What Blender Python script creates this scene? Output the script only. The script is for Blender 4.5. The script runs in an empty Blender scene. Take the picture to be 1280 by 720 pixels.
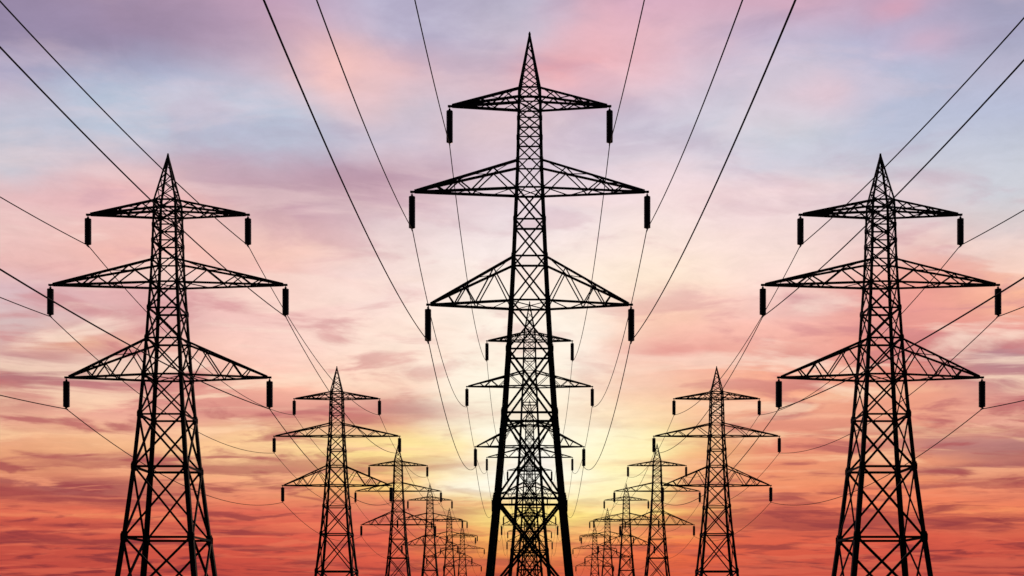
import bpy, math, random
from mathutils import Vector
random.seed(7)
scene = bpy.context.scene
COL = scene.collection

# ------------------------------------------------------------------ scale
K = 0.055            # metres per photograph pixel at the first pylon row
F = 1480.0           # focal length in photograph pixels (1280 wide)
D1 = F * K           # distance of the first pylons
STEP = 0.876 * D1    # spacing of the pylons along their rows
EYE = 1.7
VX, VY = 662.0, 761.0   # where the rows converge / the horizon, used for the lens shift

# ------------------------------------------------------------------ camera
cam_d = bpy.data.cameras.new('camera')
cam = bpy.data.objects.new('camera', cam_d)
COL.objects.link(cam)
scene.camera = cam
cam.location = (0, 0, EYE)
cam.rotation_euler = (math.radians(90), 0, 0)
cam_d.sensor_width = 36
cam_d.lens = 36 * F / 1280
cam_d.shift_x = (640 - VX) / 1280
cam_d.shift_y = (VY - 360) / 1280
cam_d.clip_start = 0.1
cam_d.clip_end = 60000

# ------------------------------------------------------------------ view
scene.view_settings.view_transform = 'Standard'
scene.view_settings.look = 'None'
scene.view_settings.exposure = 0
scene.view_settings.gamma = 1
scene.view_settings.use_curve_mapping = False

SUN_AZ, SUN_EL = math.radians(1.9), math.radians(6.2)

# ------------------------------------------------------------------ sky (world)
def lin(c):
    out = []
    for v in c:
        v = v / 255.0
        out.append(v / 12.92 if v <= 0.04045 else ((v + 0.055) / 1.055) ** 2.4)
    return tuple(out)

world = bpy.data.worlds.new('World')
scene.world = world
world.use_nodes = True
NT = world.node_tree
NT.nodes.clear()

def N(t, **kw):
    n = NT.nodes.new(t)
    for k, v in kw.items():
        setattr(n, k, v)
    return n
def setin(sock, v):
    if isinstance(v, bpy.types.NodeSocket):
        NT.links.new(v, sock)
    else:
        sock.default_value = v
def M(op, a, b=None, c=None, clamp=False):
    n = N('ShaderNodeMath', operation=op, use_clamp=clamp)
    setin(n.inputs[0], a)
    if b is not None: setin(n.inputs[1], b)
    if c is not None: setin(n.inputs[2], c)
    return n.outputs[0]
def smooth(x, a, b, lo=0.0, hi=1.0, kind='SMOOTHSTEP'):
    n = N('ShaderNodeMapRange', interpolation_type=kind, clamp=True) if kind != 'LINEAR' else N('ShaderNodeMapRange')
    setin(n.inputs[0], x); setin(n.inputs[1], a); setin(n.inputs[2], b); setin(n.inputs[3], lo); setin(n.inputs[4], hi)
    return n.outputs[0]
def mix(f, a, b, blend='MIX'):
    n = N('ShaderNodeMix', data_type='RGBA', blend_type=blend, clamp_factor=True)
    setin(n.inputs[0], f)
    for s, v in ((n.inputs[6], a), (n.inputs[7], b)):
        if isinstance(v, tuple): v = tuple(v)[:3] + (1.0,)
        setin(s, v)
    return n.outputs[2]
def noise(vec, scale, detail=4.0, rough=0.55, lac=2.0, dist=0.0):
    n = N('ShaderNodeTexNoise', noise_dimensions='3D')
    NT.links.new(vec, n.inputs['Vector'])
    n.inputs['Scale'].default_value = scale
    n.inputs['Detail'].default_value = detail
    n.inputs['Roughness'].default_value = rough
    n.inputs['Lacunarity'].default_value = lac
    n.inputs['Distortion'].default_value = dist
    return n.outputs['Fac']
def comb(x, y, z):
    n = N('ShaderNodeCombineXYZ')
    setin(n.inputs[0], x); setin(n.inputs[1], y); setin(n.inputs[2], z)
    return n.outputs[0]
def ramp(f, stops, interp='LINEAR'):
    n = N('ShaderNodeValToRGB')
    r = n.color_ramp
    r.interpolation = interp
    stops = sorted(stops)
    while len(r.elements) < len(stops):
        r.elements.new(0.5)
    for e, (p, c) in zip(r.elements, stops):
        e.position = p; e.color = tuple(c) + (1.0,)
    setin(n.inputs[0], f)
    return n.outputs[0]

tc = N('ShaderNodeTexCoord')
sep = N('ShaderNodeSeparateXYZ')
NT.links.new(tc.outputs['Generated'], sep.inputs[0])
dx, dy, dz = sep.outputs
az = M('ARCTAN2', dx, dy)
el = M('ARCSINE', dz)

def azel(px, py):
    u, v = (px - VX) / F, (VY - py) / F
    return math.atan(u), math.atan(v / math.sqrt(1 + u * u))

# cloud sheets seen in perspective: coordinates on a high flat layer
den = M('ADD', M('MAXIMUM', dz, 0.0), 0.105)
plx, ply = M('DIVIDE', dx, den), M('DIVIDE', dy, den)
pl = comb(plx, ply, 0.0)
pl2 = comb(M('MULTIPLY', plx, 0.5), M('ADD', ply, 13.0), 4.0)

# domain warp, larger high up where the clouds are nearer
warp_amp = smooth(el, 0.0, 0.35, 0.35, 1.0)
wa = M('SUBTRACT', noise(pl, 1.9, 7.0, 0.56), 0.5)
wb = M('SUBTRACT', noise(comb(M('ADD', plx, 31.0), ply, 7.0), 1.9, 7.0, 0.56), 0.5)
azw = M('ADD', az, M('MULTIPLY', M('MULTIPLY', wa, warp_amp), 0.15))
elw = M('ADD', el, M('MULTIPLY', M('MULTIPLY', wb, warp_amp), 0.058))

XS = [0, 160, 320, 480, 640, 800, 960, 1120, 1280]
GRID = [
 (150,135,165),(165,140,165),(195,160,185),(190,185,210),(192,186,206),(222,178,198),(210,170,190),(190,165,192),(165,162,190),
 (150,140,170),(160,140,168),(205,170,190),(190,185,210),(202,191,208),(228,184,196),(200,185,208),(180,178,206),(172,172,198),
 (165,165,195),(172,180,208),(198,186,206),(225,185,192),(207,191,206),(228,190,202),(196,195,215),(182,188,214),(188,185,208),
 (202,186,204),(185,198,218),(190,198,218),(200,193,208),(212,191,203),(215,200,215),(205,200,215),(182,188,212),(186,192,216),
 (190,195,212),(187,197,216),(190,195,214),(200,190,208),(222,196,203),(210,205,220),(202,206,218),(190,195,215),(195,200,216),
 (204,201,210),(214,194,203),(199,169,183),(188,151,170),(217,197,209),(218,206,218),(208,206,220),(209,207,216),(204,207,218),
 (233,191,190),(241,188,182),(198,160,171),(207,172,183),(232,216,223),(243,220,224),(239,214,218),(225,205,211),(208,208,216),
 (235,194,190),(240,194,187),(232,192,189),(230,206,209),(240,224,227),(248,227,223),(244,219,219),(229,206,207),(219,206,207),
 (237,188,183),(244,188,177),(247,202,189),(241,215,211),(250,234,231),(252,229,217),(249,223,215),(240,196,188),(225,206,205),
 (221,186,192),(226,174,175),(240,186,181),(248,215,211),(254,236,226),(255,231,207),(255,223,213),(241,161,149),(255,191,159),
 (217,190,189),(225,175,173),(245,200,193),(255,220,207),(255,243,230),(251,197,169),(251,192,179),(232,155,147),(232,150,142),
 (212,160,157),(232,175,162),(253,207,193),(255,226,209),(255,249,237),(243,185,170),(246,177,159),(242,150,127),(197,140,142),
 (187,115,116),(212,135,133),(253,187,164),(255,214,190),(255,249,235),(245,195,166),(251,172,140),(222,135,123),(192,130,133),
 (231,170,145),(241,175,155),(216,140,130),(225,147,132),(255,240,204),(253,217,168),(245,167,137),(255,175,140),(251,185,160),
 (234,164,123),(244,184,138),(255,214,158),(255,226,150),(255,252,226),(255,231,145),(225,133,110),(234,154,123),(179,119,113),
 (212,123,96),(217,133,106),(247,173,126),(255,213,121),(255,255,236),(255,223,131),(240,148,107),(242,153,111),(202,113,96),
 (220,99,78),(220,104,81),(222,102,83),(218,109,91),(255,227,118),(255,204,98),(232,112,85),(242,114,83),(242,129,91),
 (200,82,68),(210,87,70),(220,87,70),(230,97,75),(245,166,81),(245,112,65),(220,92,70),(215,87,70),(205,82,68),
 (181,66,61),(186,69,61),(191,69,61),(201,74,64),(206,83,59),(216,89,64),(201,76,64),(196,74,64),(181,69,61)]
E0, E1 = math.radians(-6), math.radians(90)
elr = M('DIVIDE', M('SUBTRACT', elw, E0), E1 - E0)
cur, prev = None, None
for i, X in enumerate(XS):
    stops = []
    for j in range(19):
        e = azel(X, j * 40)[1]
        stops.append(((e - E0) / (E1 - E0), lin(GRID[j * 9 + i])))
    stops.append(((0.0 - E0) / (E1 - E0), lin((120, 52, 55))))
    stops.append(((math.radians(38) - E0) / (E1 - E0), lin((150, 158, 190))))
    stops.append(((math.radians(60) - E0) / (E1 - E0), lin((95, 112, 150))))
    stops.append((1.0, lin((60, 75, 112))))
    c = ramp(elr, stops)
    a = azel(X, VY)[0]
    cur = c if cur is None else mix(smooth(azw, prev, a), cur, c)
    prev = a

# single clouds: (x, y, half width, half height, colour, density)
BLOBS = [
 (400, 85, 62, 36, (250,197,190), .9), (470, 108, 45, 28, (240,197,198), .6),
 (705, 88, 70, 26, (246,166,168), .9), (745, 50, 40, 55, (240,180,186), .5),
 (1168, 50, 50, 16, (222,172,192), .55), (1110, 8, 40, 14, (220,165,185), .7), (1030, 110, 48, 20, (233,196,206), .6),
 (100, 45, 110, 32, (150,135,165), .7), (250, 30, 90, 26, (160,140,168), .6),
 (440, 208, 85, 20, (186,148,165), .6), (280, 205, 60, 20, (198,165,180), .5), (355, 250, 80, 16, (190,152,168), .45),
 (120, 250, 80, 30, (230,182,190), .55), (85, 432, 50, 12, (236,176,145), .8),
 (90, 470, 110, 18, (168,110,120), .7), (540, 518, 80, 13, (185,110,110), .9),
 (100, 615, 60, 9, (160,82,82), .7), (1230, 445, 70, 20, (170,128,142), .6),
 (1170, 345, 100, 16, (238,160,140), .5), (1030, 375, 60, 12, (205,155,165), .5),
 (695, 588, 105, 50, (255,254,248), 1.0), (690, 585, 70, 34, (255,254,248), 1.0), (748, 582, 44, 42, (255,252,226), .85), (665, 440, 80, 50, (255,249,240), .6), (780, 590, 60, 36, (255,242,160), .6),
 (530, 565, 75, 20, (255,230,155), .7), (560, 640, 60, 12, (195,110,100), .5),
 (1000, 440, 80, 12, (220,150,145), .6), (860, 430, 55, 9, (226,140,135), .7),
 (1200, 555, 100, 11, (172,110,115), .7), (260, 560, 80, 13, (252,196,145), .6),
 (640, 390, 150, 60, (255,242,228), .65), (650, 490, 95, 60, (255,246,222), .7), (1080, 500, 100, 9, (250,200,162), .6),
 (60, 607, 140, 7, (158,80,84), .7), (200, 662, 200, 4, (160,62,64), .6), (1200, 590, 110, 6, (160,88,94), .7), (1150, 662, 160, 5, (165,66,64), .6),
 (90, 645, 170, 3, (242,146,100), .7), (1230, 633, 90, 6, (246,148,98), .7), (300, 628, 70, 3, (236,130,95), .6),
 (690, 640, 100, 26, (255,226,110), .8), (875, 600, 34, 40, (232,138,104), .6), (330, 150, 120, 32, (186,198,218), .7), (180, 130, 60, 30, (184,196,216), .5), (40, 170, 60, 34, (190,196,212), .5), (1130, 130, 70, 50, (184,192,216), .4),
]
for (bx, by, rx, ry, c, s) in BLOBS:
    a, e = azel(bx, by)
    da = M('MULTIPLY', M('SUBTRACT', azw, a), F / rx * 0.95)
    de = M('MULTIPLY', M('SUBTRACT', elw, e), F / ry * 0.95)
    r2 = M('ADD', M('MULTIPLY', da, da), M('MULTIPLY', de, de))
    g = M('MULTIPLY', M('EXPONENT', M('MULTIPLY', r2, -1.0)), s)
    cur = mix(g, cur, lin(c))

# streaky cloud texture over it: shaded undersides and lit edges
def elramp(pts):
    return ramp(M('DIVIDE', M('SUBTRACT', el, E0), E1 - E0),
                [((azel(660, y)[1] - E0) / (E1 - E0), lin(c)) for y, c in pts])
shade = elramp([(720, (130,45,54)), (640, (152,60,66)), (560, (178,88,92)), (460, (204,124,126)), (340, (214,158,166)), (150, (168,152,182)), (0, (152,138,170))])
light = elramp([(720, (212,92,74)), (640, (240,125,92)), (560, (255,206,160)), (460, (255,228,208)), (340, (254,226,214)), (150, (240,212,220)), (0, (238,205,215))])
pls = comb(M('MULTIPLY', plx, 0.8), ply, 0.0)
n1 = noise(pls, 4.2, 9.0, 0.52, 2.1, 0.5)
n2 = noise(pl2, 4.0, 9.0, 0.52, 2.1, 0.5)
low = smooth(el, 0.14, 0.38, 1.0, 0.35)
near_sun = M('ADD', M('POWER', M('MULTIPLY', M('SUBTRACT', az, azel(690, 590)[0]), 7.0), 2.0), M('POWER', M('MULTIPLY', M('SUBTRACT', el, azel(700, 560)[1]), 8.0), 2.0))
calm = M('SUBTRACT', 1.0, M('MULTIPLY', M('EXPONENT', M('MULTIPLY', near_sun, -1.0)), 0.92))
sh = M('MULTIPLY', M('MULTIPLY', smooth(n1, 0.50, 0.64), low), M('MULTIPLY', calm, 0.80))
cur = mix(sh, cur, shade)
li = M('MULTIPLY', M('MULTIPLY', smooth(n2, 0.50, 0.64), low), M('MULTIPLY', calm, 0.80))
cur = mix(li, cur, light)
# long level streaks near the horizon
sv = comb(M('ADD', M('MULTIPLY', az, 1.8), M('MULTIPLY', wa, 0.5)), M('ADD', M('MULTIPLY', el, 62.0), M('MULTIPLY', wb, 1.6)), 2.0)
sv2 = comb(M('MULTIPLY', az, 1.4), M('ADD', M('MULTIPLY', el, 85.0), M('MULTIPLY', wa, 1.5)), 9.0)
s1, s2 = noise(sv, 1.0, 5.0, 0.52), noise(sv2, 1.0, 5.0, 0.52)
band = smooth(el, 0.20, 0.10)
cur = mix(M('MULTIPLY', M('MULTIPLY', smooth(s1, 0.50, 0.66), band), M('MULTIPLY', calm, 0.75)), cur, shade)
cur = mix(M('MULTIPLY', M('MULTIPLY', smooth(s2, 0.53, 0.68), band), M('MULTIPLY', calm, 0.75)), cur, light)
# finest wisps
n3 = noise(pl, 11.0, 9.0, 0.68, 2.1, 0.4)
cur = mix(1.0, cur, comb(*[smooth(n3, 0.3, 0.7, 0.94, 1.055, 'LINEAR')] * 3), 'MULTIPLY')

# the eastern half of the sky, behind the viewer, is already dusk
back = smooth(dy, 0.62, -0.25)
cur = mix(back, cur, (0.010, 0.014, 0.028))
below = smooth(dz, 0.0, -0.06)
cur = mix(below, cur, (0.02, 0.012, 0.012))

bg_clouds = N('ShaderNodeBackground')
NT.links.new(cur, bg_clouds.inputs[0]); bg_clouds.inputs[1].default_value = 1.0
skyt = N('ShaderNodeTexSky', sky_type='NISHITA', sun_disc=False)
skyt.sun_elevation = SUN_EL
skyt.sun_rotation = SUN_AZ
skyt.dust_density = 2.0
bg_sky = N('ShaderNodeBackground')
NT.links.new(skyt.outputs[0], bg_sky.inputs[0]); bg_sky.inputs[1].default_value = 0.05
mixs = N('ShaderNodeMixShader')      # the overcast covers nearly all of the clear sky
mixs.inputs[0].default_value = 0.99
NT.links.new(bg_sky.outputs[0], mixs.inputs[1])
NT.links.new(bg_clouds.outputs[0], mixs.inputs[2])
wout = N('ShaderNodeOutputWorld')
NT.links.new(mixs.outputs[0], wout.inputs[0])

# ------------------------------------------------------------------ sun
sun_d = bpy.data.lights.new('sun', 'SUN')
sun_d.energy = 1.0
sun_d.angle = math.radians(3)
sun_d.color = (1.0, 0.62, 0.36)
sun = bpy.data.objects.new('sun', sun_d)
COL.objects.link(sun)
sd = Vector((math.sin(SUN_AZ) * math.cos(SUN_EL), math.cos(SUN_AZ) * math.cos(SUN_EL), math.sin(SUN_EL)))
sun.rotation_euler = sd.to_track_quat('Z', 'Y').to_euler()
sun.location = sd * 60 + Vector((0, 0, 60))

# ------------------------------------------------------------------ materials
def material(name, c1, c2, scale, rough, metal=0.0, bump=0.0):
    m = bpy.data.materials.new(name)
    m.use_nodes = True
    t = m.node_tree
    b = t.nodes['Principled BSDF']
    co = t.nodes.new('ShaderNodeTexCoord')
    n = t.nodes.new('ShaderNodeTexNoise')
    n.inputs['Scale'].default_value = scale
    n.inputs['Detail'].default_value = 6
    t.links.new(co.outputs['Object'], n.inputs['Vector'])
    r = t.nodes.new('ShaderNodeValToRGB')
    r.color_ramp.elements[0].position = 0.35; r.color_ramp.elements[0].color = c1 + (1,)
    r.color_ramp.elements[1].position = 0.65; r.color_ramp.elements[1].color = c2 + (1,)
    t.links.new(n.outputs['Fac'], r.inputs[0])
    t.links.new(r.outputs[0], b.inputs['Base Color'])
    b.inputs['Roughness'].default_value = rough
    b.inputs['Metallic'].default_value = metal
    if bump:
        bp = t.nodes.new('ShaderNodeBump')
        bp.inputs['Strength'].default_value = bump
        t.links.new(n.outputs['Fac'], bp.inputs['Height'])
        t.links.new(bp.outputs[0], b.inputs['Normal'])
    return m
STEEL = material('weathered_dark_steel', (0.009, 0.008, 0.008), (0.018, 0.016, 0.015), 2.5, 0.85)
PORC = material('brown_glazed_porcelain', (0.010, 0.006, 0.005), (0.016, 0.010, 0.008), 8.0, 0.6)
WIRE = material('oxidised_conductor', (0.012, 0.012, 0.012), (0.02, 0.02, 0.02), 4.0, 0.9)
CONC = material('footing_concrete', (0.22, 0.21, 0.19), (0.34, 0.32, 0.29), 6.0, 0.9, bump=0.3)
GRASS = material('dry_meadow', (0.035, 0.045, 0.016), (0.085, 0.075, 0.035), 0.35, 0.95, bump=0.6)

# ------------------------------------------------------------------ mesh helpers
class MB:
    def __init__(self): self.v, self.f = [], []
    def lbar(self, a, b, w, t=None, n=Vector((0, -1, 0))):
        """steel angle from a to b; one flange in the plane whose outward normal is n"""
        a, b = Vector(a), Vector(b)
        d = b - a
        if d.length < 1e-6: return
        d.normalize()
        n = n - d * n.dot(d)
        if n.length < 1e-4: n = d.orthogonal()
        n.normalize()
        u = d.cross(n)
        t = t or max(0.012, w * 0.14)
        prof = [(-w/2, 0), (w/2, 0), (w/2, -t), (-w/2 + t, -t), (-w/2 + t, -w * .8), (-w/2, -w * .8)]
        i = len(self.v)
        for p in (a, b):
            for x, y in prof:
                self.v.append(p + u * x + n * y)
        for k in range(6):
            q = (k + 1) % 6
            self.f.append((i + k, i + q, i + 6 + q, i + 6 + k))
        self.f.append((i + 3, i + 2, i + 1, i)); self.f.append((i + 5, i + 4, i + 3, i))
        self.f.append((i + 6, i + 7, i + 8, i + 9)); self.f.append((i + 6, i + 9, i + 10, i + 11))
    def corner(self, a, b, w, sx, sy):
        """corner angle of a mast leg: both flanges point inwards from the outer edge"""
        a, b = Vector(a), Vector(b)
        t = max(0.014, w * 0.13)
        prof = [(0, 0), (w, 0), (w, t), (t, t), (t, w), (0, w)]
        i = len(self.v)
        for p in (a, b):
            for x, y in prof:
                self.v.append(p + Vector((-sx * x, -sy * y, 0)))
        for k in range(6):
            q = (k + 1) % 6
            self.f.append((i + k, i + q, i + 6 + q, i + 6 + k))
        for o in (0, 6):
            self.f.append((i + o, i + o + 1, i + o + 2, i + o + 3)); self.f.append((i + o, i + o + 3, i + o + 4, i + o + 5))
    def plate(self, c, u, v, n, su, sv, th):
        i = len(self.v)
        pts = [(-1, -.5), (-.5, -1), (.5, -1), (1, -.5), (1, .5), (.5, 1), (-.5, 1), (-1, .5)]
        for s in (0.5, -0.5):
            for x, y in pts:
                self.v.append(Vector(c) + u * x * su + v * y * sv + n * th * s)
        self.f.append(tuple(range(i, i + 8))); self.f.append(tuple(range(i + 15, i + 7, -1)))
        for k in range(8):
            q = (k + 1) % 8
            self.f.append((i + k, i + 8 + k, i + 8 + q, i + q))
    def box(self, c, sx, sy, sz):
        i = len(self.v)
        for z in (-1, 1):
            for x, y in ((-1, -1), (1, -1), (1, 1), (-1, 1)):
                self.v.append(Vector(c) + Vector((x * sx / 2, y * sy / 2, z * sz / 2)))
        self.f += [(i+3, i+2, i+1, i), (i+4, i+5, i+6, i+7)]
        for k in range(4):
            q = (k + 1) % 4
            self.f.append((i + k, i + q, i + 4 + q, i + 4 + k))
    def lathe(self, c, prof, seg=20):
        i = len(self.v)
        c = Vector(c)
        for r, z in prof:
            for k in range(seg):
                a = 2 * math.pi * k / seg
                self.v.append(c + Vector((r * math.cos(a), r * math.sin(a), z)))
        for j in range(len(prof) - 1):
            for k in range(seg):
                q = (k + 1) % seg
                self.f.append((i + j*seg + k, i + j*seg + q, i + (j+1)*seg + q, i + (j+1)*seg + k))
        self.f.append(tuple(i + k for k in range(seg - 1, -1, -1)))
        e = i + (len(prof) - 1) * seg
        self.f.append(tuple(e + k for k in range(seg)))
    def tube(self, pts, r, seg=6):
        i = len(self.v)
        for k, p in enumerate(pts):
            a = pts[max(0, k - 1)]; b = pts[min(len(pts) - 1, k + 1)]
            d = (b - a).normalized()
            s = d.cross(Vector((0, 0, 1))).normalized(); u = s.cross(d)
            for q in range(seg):
                an = 2 * math.pi * q / seg
                self.v.append(p + s * math.cos(an) * r + u * math.sin(an) * r)
        for k in range(len(pts) - 1):
            for q in range(seg):
                w = (q + 1) % seg
                self.f.append((i + k*seg + q, i + k*seg + w, i + (k+1)*seg + w, i + (k+1)*seg + q))
    def build(self, name, mat, parent=None, loc=(0, 0, 0), smooth=False):
        me = bpy.data.meshes.new(name)
        me.from_pydata([tuple(p) for p in self.v], [], self.f)
        me.update()
        me.materials.append(mat)
        if smooth:
            for p in me.polygons: p.use_smooth = True
        o = bpy.data.objects.new(name, me)
        COL.objects.link(o)
        o.location = loc
        if parent: o.parent = parent
        return o

# ------------------------------------------------------------------ ground
g = MB()
xs = [-30000, -8000, -2500, -900, -400] + [x * 25 for x in range(-12, 13)] + [400, 900, 2500, 8000, 30000]
ys = [-3000, -800, -250] + [y * 25 for y in range(-6, 24)] + [700, 1000, 1800, 4000, 12000, 45000]
for y in ys:
    for x in xs:
        g.v.append(Vector((x, y, 0.0)))
W = len(xs)
for j in range(len(ys) - 1):
    for i in range(W - 1):
        g.f.append((j*W + i, j*W + i + 1, (j+1)*W + i + 1, (j+1)*W + i))
ground = g.build('ground', GRASS)
ground['kind'] = 'structure'

# ------------------------------------------------------------------ pylons
# heights above eye level and leg half-spacings, in photograph pixels at D1
PROFILE = [(-31, 56), (41, 49.5), (134, 40.5), (240, 31.5), (319, 26.3), (380, 22.8), (435, 20), (481, 18),
           (521, 16.2), (556, 14.9), (628, 13.4), (646, 12.9)]
LEVELS = [-31, 18, 134, 240, 319, 380, 435, 481, 521, 556, 584, 608, 628, 646]
ARMS = [(628, 646, 100), (521, 556, 147), (380, 435, 127)]      # bottom chord, top chord, half span
APEX = 719
def half_width(h):
    for (a, wa_), (b, wb_) in zip(PROFILE, PROFILE[1:]):
        if h <= b: return wa_ + (wb_ - wa_) * (h - a) / (b - a)
    return PROFILE[-1][1]
def leg_px(h):
    pts = [(-31, 8.2), (134, 6.8), (240, 5.8), (380, 4.7), (521, 3.6), (646, 3.0)]
    for (a, p), (b, q) in zip(pts, pts[1:]):
        if h <= b: return p + (q - p) * (h - a) / (b - a)
    return pts[-1][1]

FACES = [(Vector((0, -1, 0)), (-1, -1), (1, -1)), (Vector((1, 0, 0)), (1, -1), (1, 1)),
         (Vector((0, 1, 0)), (1, 1), (-1, 1)), (Vector((-1, 0, 0)), (-1, 1), (-1, -1))]

def make_pylon(side):
    zs = 0.82 if side else 1.0
    thick = 0.88 if side else 1.0
    def Z(h):                    # height above ground in metres
        if side: h = max(-31.0, 0.82 * h - 22.6) if h > -31 else -31.0
        return h * K + EYE
    def P(sx, sy, h):
        w = half_width(h) * K
        return Vector((sx * w, sy * w, Z(h)))
    root = bpy.data.objects.new('lattice_pylon', None)
    COL.objects.link(root)
    root.empty_display_size = 2
    # four corner legs and their footings
    for sx, sy in ((-1, -1), (1, -1), (1, 1), (-1, 1)):
        m = MB()
        for a, b in zip(LEVELS, LEVELS[1:]):
            w = leg_px((a + b) / 2) * K * thick
            o = Vector((sx, sy, 0)) * w * 0.5
            m.corner(P(sx, sy, a) + o, P(sx, sy, b) + o, w, sx, sy)
            # splice cleat at the joint
            if a > -31:
                m.box(P(sx, sy, a) + Vector((-sx, -sy, 0)) * 0.01, w * 1.06, w * 1.06, w * 2.2)
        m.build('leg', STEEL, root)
        f = MB()
        b0 = P(sx, sy, -31)
        f.lathe((b0.x, b0.y, 0), [(0.55, -0.6), (0.55, 0.10), (0.50, 0.16), (0.32, 0.40), (0.29, 0.43)], 16)
        f.build('footing', CONC, root)
    # body lattice: ring beams, X bracing, gusset plates
    m = MB()
    for li_, (a, b) in enumerate(zip(LEVELS, LEVELS[1:])):
        mid = (a + b) / 2
        w = (3.0 if mid < 134 else 2.6 if mid < 320 else 2.0 if mid < 521 else 1.5) * K
        for n, c0, c1 in FACES:
            off = n * (leg_px(mid) * K * thick * 0.5 + 0.004)
            p0, p1, q0, q1 = P(*c0, a) + off, P(*c1, a) + off, P(*c0, b) + off, P(*c1, b) + off
            if b > a + 10:
                m.lbar(p0, q1, w, n=n)
                m.lbar(p1 - n * w * 0.9, q0 - n * w * 0.9, w, n=-n)
            wr = (2.9 if a < 250 else 2.4 if a < 530 else 1.7) * K
            if a > -31:
                m.lbar(p0 + n * 0.006, p1 + n * 0.006, wr, n=n)
            d = (p1 - p0).normalized()
            up = Vector((0, 0, 1))
            if a > -31:
                s = leg_px(a) * K * (0.62 if a < 500 else 0.55)
                for q in (p0, p1):
                    m.plate(q + n * 0.012, d, up, n, s, s * 1.7, 0.014)
        if b == 646:
            for n, c0, c1 in FACES:
                m.lbar(P(*c0, b) + n * 0.09, P(*c1, b) + n * 0.09, 2.4 * K, n=n)
    # plan bracing inside the arm rings
    for h in (628, 521, 380):
        m.lbar(P(-1, -1, h), P(1, 1, h), 1.2 * K, n=Vector((0, 0, 1)))
        m.lbar(P(1, -1, h) - Vector((0, 0, .08)), P(-1, 1, h) - Vector((0, 0, .08)), 1.2 * K, n=Vector((0, 0, -1)))
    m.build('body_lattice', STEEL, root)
    # peak
    m = MB()
    top = Vector((0, 0, Z(APEX)))
    hs = [646, 664, 680, 694, 705]
    def Q(sx, sy, h):
        t = (h - 646) / (APEX - 646)
        w = 12.9 * K * (1 - t) + 0.02
        return Vector((sx * w, sy * w, Z(646) + (Z(APEX) - Z(646)) * t))
    for sx, sy in ((-1, -1), (1, -1), (1, 1), (-1, 1)):
        m.corner(Q(sx, sy, 646) + Vector((sx, sy, 0)) * .05, Q(sx, sy, APEX) + Vector((sx, sy, 0)) * .03, 2.6 * K * thick, sx, sy)
    for n, c0, c1 in FACES:
        for k, (a, b) in enumerate(zip(hs, hs[1:])):
            ca, cb = (c0, c1) if k % 2 else (c1, c0)
            m.lbar(Q(*ca, a), Q(*cb, b), 1.25 * K, n=n)
            if k < 2:
                m.lbar(Q(*cb, a), Q(*ca, b), 1.1 * K, n=n)
    m.box(top + Vector((0, 0, -0.06)), 0.10, 0.10, 0.34)
    m.build('peak', STEEL, root)
    # crossarms
    for hb, ht, span in ARMS:
        for s in (-1, 1):
            m = MB()
            tip = Vector((s * (span - 3) * K, 0, Z(hb)))
            for sy in (-1, 1):
                bot, up = P(s, sy, hb), P(s, sy, ht)
                n = Vector((0, sy, 0.15)).normalized()
                ty = Vector((0, sy * 0.08, 0))
                cw = 3.0 * K * thick
                m.lbar(bot, tip + ty, cw, n=Vector((0, sy, 0)))
                m.lbar(up, tip + ty + Vector((0, 0, 0.07)), cw, n=n)
                # Warren lacing of the inclined side
                if span > 110: ts = [0.0, .235, .44, .58, .70, .785]
                else: ts = [0.0, .20, .40, .57, .70]
                for k, (a, b) in enumerate(zip(ts, ts[1:])):
                    A = (bot.lerp(tip, a) if k % 2 == 0 else up.lerp(tip, a))
                    B = (up.lerp(tip, b) if k % 2 == 0 else bot.lerp(tip, b))
                    m.lbar(A + Vector((0, sy * .015, 0)), B + Vector((0, sy * .015, 0)), 1.55 * K, n=n)
            # lacing of the bottom and top planes
            for h0, dz_ in ((hb, 0.0), (ht, 0.07)):
                A0, B0 = P(s, -1, h0), P(s, 1, h0)
                ts = [0.03, .26, .46, .62, .76]
                for k, (a, b) in enumerate(zip(ts, ts[1:])):
                    A = (A0 if k % 2 == 0 else B0).lerp(tip, a)
                    B = (B0 if k % 2 == 0 else A0).lerp(tip, b)
                    zz = Vector((0, 0, -0.03 if h0 == hb else 0.02))
                    m.lbar(A + zz, B + zz, 1.2 * K, n=Vector((0, 0, -1)))
            # tip plate and stub
            m.box((s * (span - 1.0) * K, 0, Z(hb) + 0.01), 6.5 * K, 0.14, 2.3 * K)
            m.box((s * (span - 9.0) * K, 0, Z(hb) + 0.012), 11 * K, 0.24, 2.6 * K)
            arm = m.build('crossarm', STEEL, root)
            # insulator hanging from the tip
            x = s * (span) * K
            z0 = Z(hb)
            h_ = MB()
            ln = 5.0 * K * zs
            h_.lathe((x, 0, z0 - ln - 0.03), [(0.03, 0), (0.03, ln)], 8)
            h_.lathe((x, 0, z0 - ln * .75), [(0.03, -.05), (0.075, -.03), (0.075, .03), (0.03, .05)], 10)
            h_.build('hanger', STEEL, arm)
            L = 41.0 * K * zs
            nsh = 22 if not side else 18
            R = 0.225
            prof = [(0.07, 0), (0.12, -.02)]
            pitch = (L - 0.1) / nsh
            for q in range(nsh):
                zq = -0.05 - q * pitch
                prof += [(R * .94, zq), (R, zq - pitch * .35), (R, zq - pitch * .7), (R * .94, zq - pitch * .82)]
            prof += [(0.12, -L + .03), (0.07, -L)]
            ins = MB()
            prof = prof[::-1]
            ins.lathe((x, 0, z0 - ln), prof, 20)
            ins.build('insulator', PORC, arm)
            cl = MB()
            zc = z0 - ln - L
            cl.lathe((x, 0, zc - 0.09), [(0.03, 0), (0.045, 0.02), (0.045, .07), (0.03, .1)], 8)
            cl.tube([Vector((x, -0.22, zc - .075)), Vector((x, 0, zc - .09)), Vector((x, .22, zc - .075))], 0.042, 8)
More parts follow.
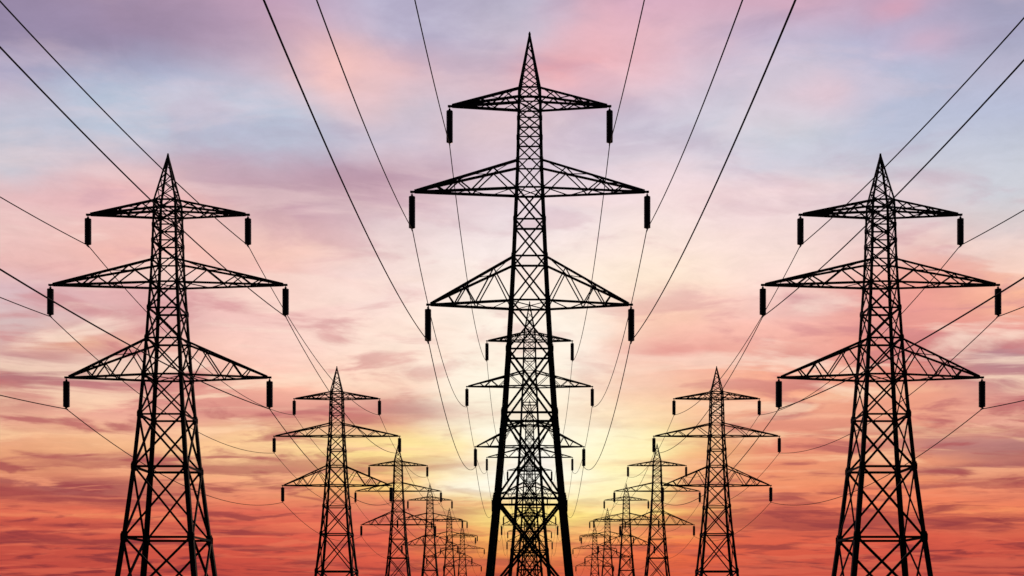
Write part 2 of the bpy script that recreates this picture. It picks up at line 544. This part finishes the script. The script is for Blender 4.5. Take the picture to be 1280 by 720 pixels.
            cl.build('clamp', STEEL, arm)
    return root

def copy_tree(o, parent=None):
    c = o.copy()
    COL.objects.link(c)
    if parent: c.parent = parent
    for ch in list(o.children):
        copy_tree(ch, c)
    return c

ROWS = [(-452.0, True), (0.0, False), (438.5, True)]
LABEL = {
 1: ['tallest black lattice pylon in the centre foreground, its peak near the top edge',
     'second pylon of the centre row, framed between the legs of the tallest pylon',
     'third pylon of the centre row, its middle crossarm beside the bright sun glow',
     'fourth pylon of the centre row, seen through the lattices of three nearer ones',
     'fifth pylon of the centre row, small behind the bright glow low down',
     'smallest and last pylon of the centre row, almost hidden behind the others'],
 0: ['largest black lattice pylon of the left row, standing nearest the left edge',
     'second pylon of the left row, half as tall as the big left one',
     'third pylon of the left row, its peak at the second pylon\'s middle arm tip',
     'fourth pylon of the left row, low and slender before an orange sky',
     'fifth pylon of the left row, tiny, just left of the last one',
     'smallest and last pylon of the left row, nearest the centre pylon\'s left leg'],
 2: ['largest black lattice pylon of the right row, standing nearest the right edge',
     'second pylon of the right row, half as tall as the big right one',
     'third pylon of the right row, its peak at the second pylon\'s middle arm tip',
     'fourth pylon of the right row, low and slender before a yellow sky',
     'fifth pylon of the right row, tiny, just right of the last one',
     'smallest and last pylon of the right row, nearest the centre pylon\'s right leg']}
proto = {}
NT_ROWS = 6
for r, (px, side) in enumerate(ROWS):
    for i in range(NT_ROWS):
        if side not in proto:
            proto[side] = o = make_pylon(side)
        else:
            o = copy_tree(proto[side])
        o.location = (px * K, D1 + i * STEP, 0)
        o['label'] = LABEL[r][i]
        o['category'] = 'pylon'
        o['group'] = 'lattice pylons standing in three rows'

# ------------------------------------------------------------------ conductors
# per arm: wire height at the clamp (px above eye), half span, slope and curvature of the near span
CENTRE = [(581, 100, 181, 112), (475, 146.5, 185, 152), (335, 126.3, 157, 133)]
SIDE = [(455.5, 100, 152, 108), (366.5, 147, 130, 101), (251, 127, 127, 96)]
ARMW = ['top', 'middle', 'bottom']
ROWW = ['left', 'centre', 'right']
T = 1.5
for r, (px, side) in enumerate(ROWS):
    for k, (h, span, a, b) in enumerate(SIDE if side else CENTRE):
        for s in (-1, 1):
            x = (px + s * span) * K
            pts = []
            n0 = 60
            for i in range(n0, 0, -1):            # near span, from behind the viewer to the first pylon
                t = T * i / n0
                z = h - a * t + b * t * t
                pts.append(Vector((x, D1 - t * STEP, z * K + EYE - 0.07)))
            S = 46 if side else 60
            for q in range(NT_ROWS - 1):
                for i in range(24):
                    t = i / 24
                    z = h - 4 * S * t * (1 - t)
                    pts.append(Vector((x, D1 + (q + t) * STEP, z * K + EYE - 0.07)))
            pts.append(Vector((x, D1 + (NT_ROWS - 1) * STEP, h * K + EYE - 0.07)))
            m = MB()
            m.tube(pts, 0.032, 6)
            o = m.build('power_line', WIRE)
            o['label'] = 'black wire under the %s %s arms of the %s pylon row' % (
                'left' if s < 0 else 'right', ARMW[k], ROWW[r])
            o['category'] = 'power line'
            o['group'] = 'wires strung along the pylon rows'
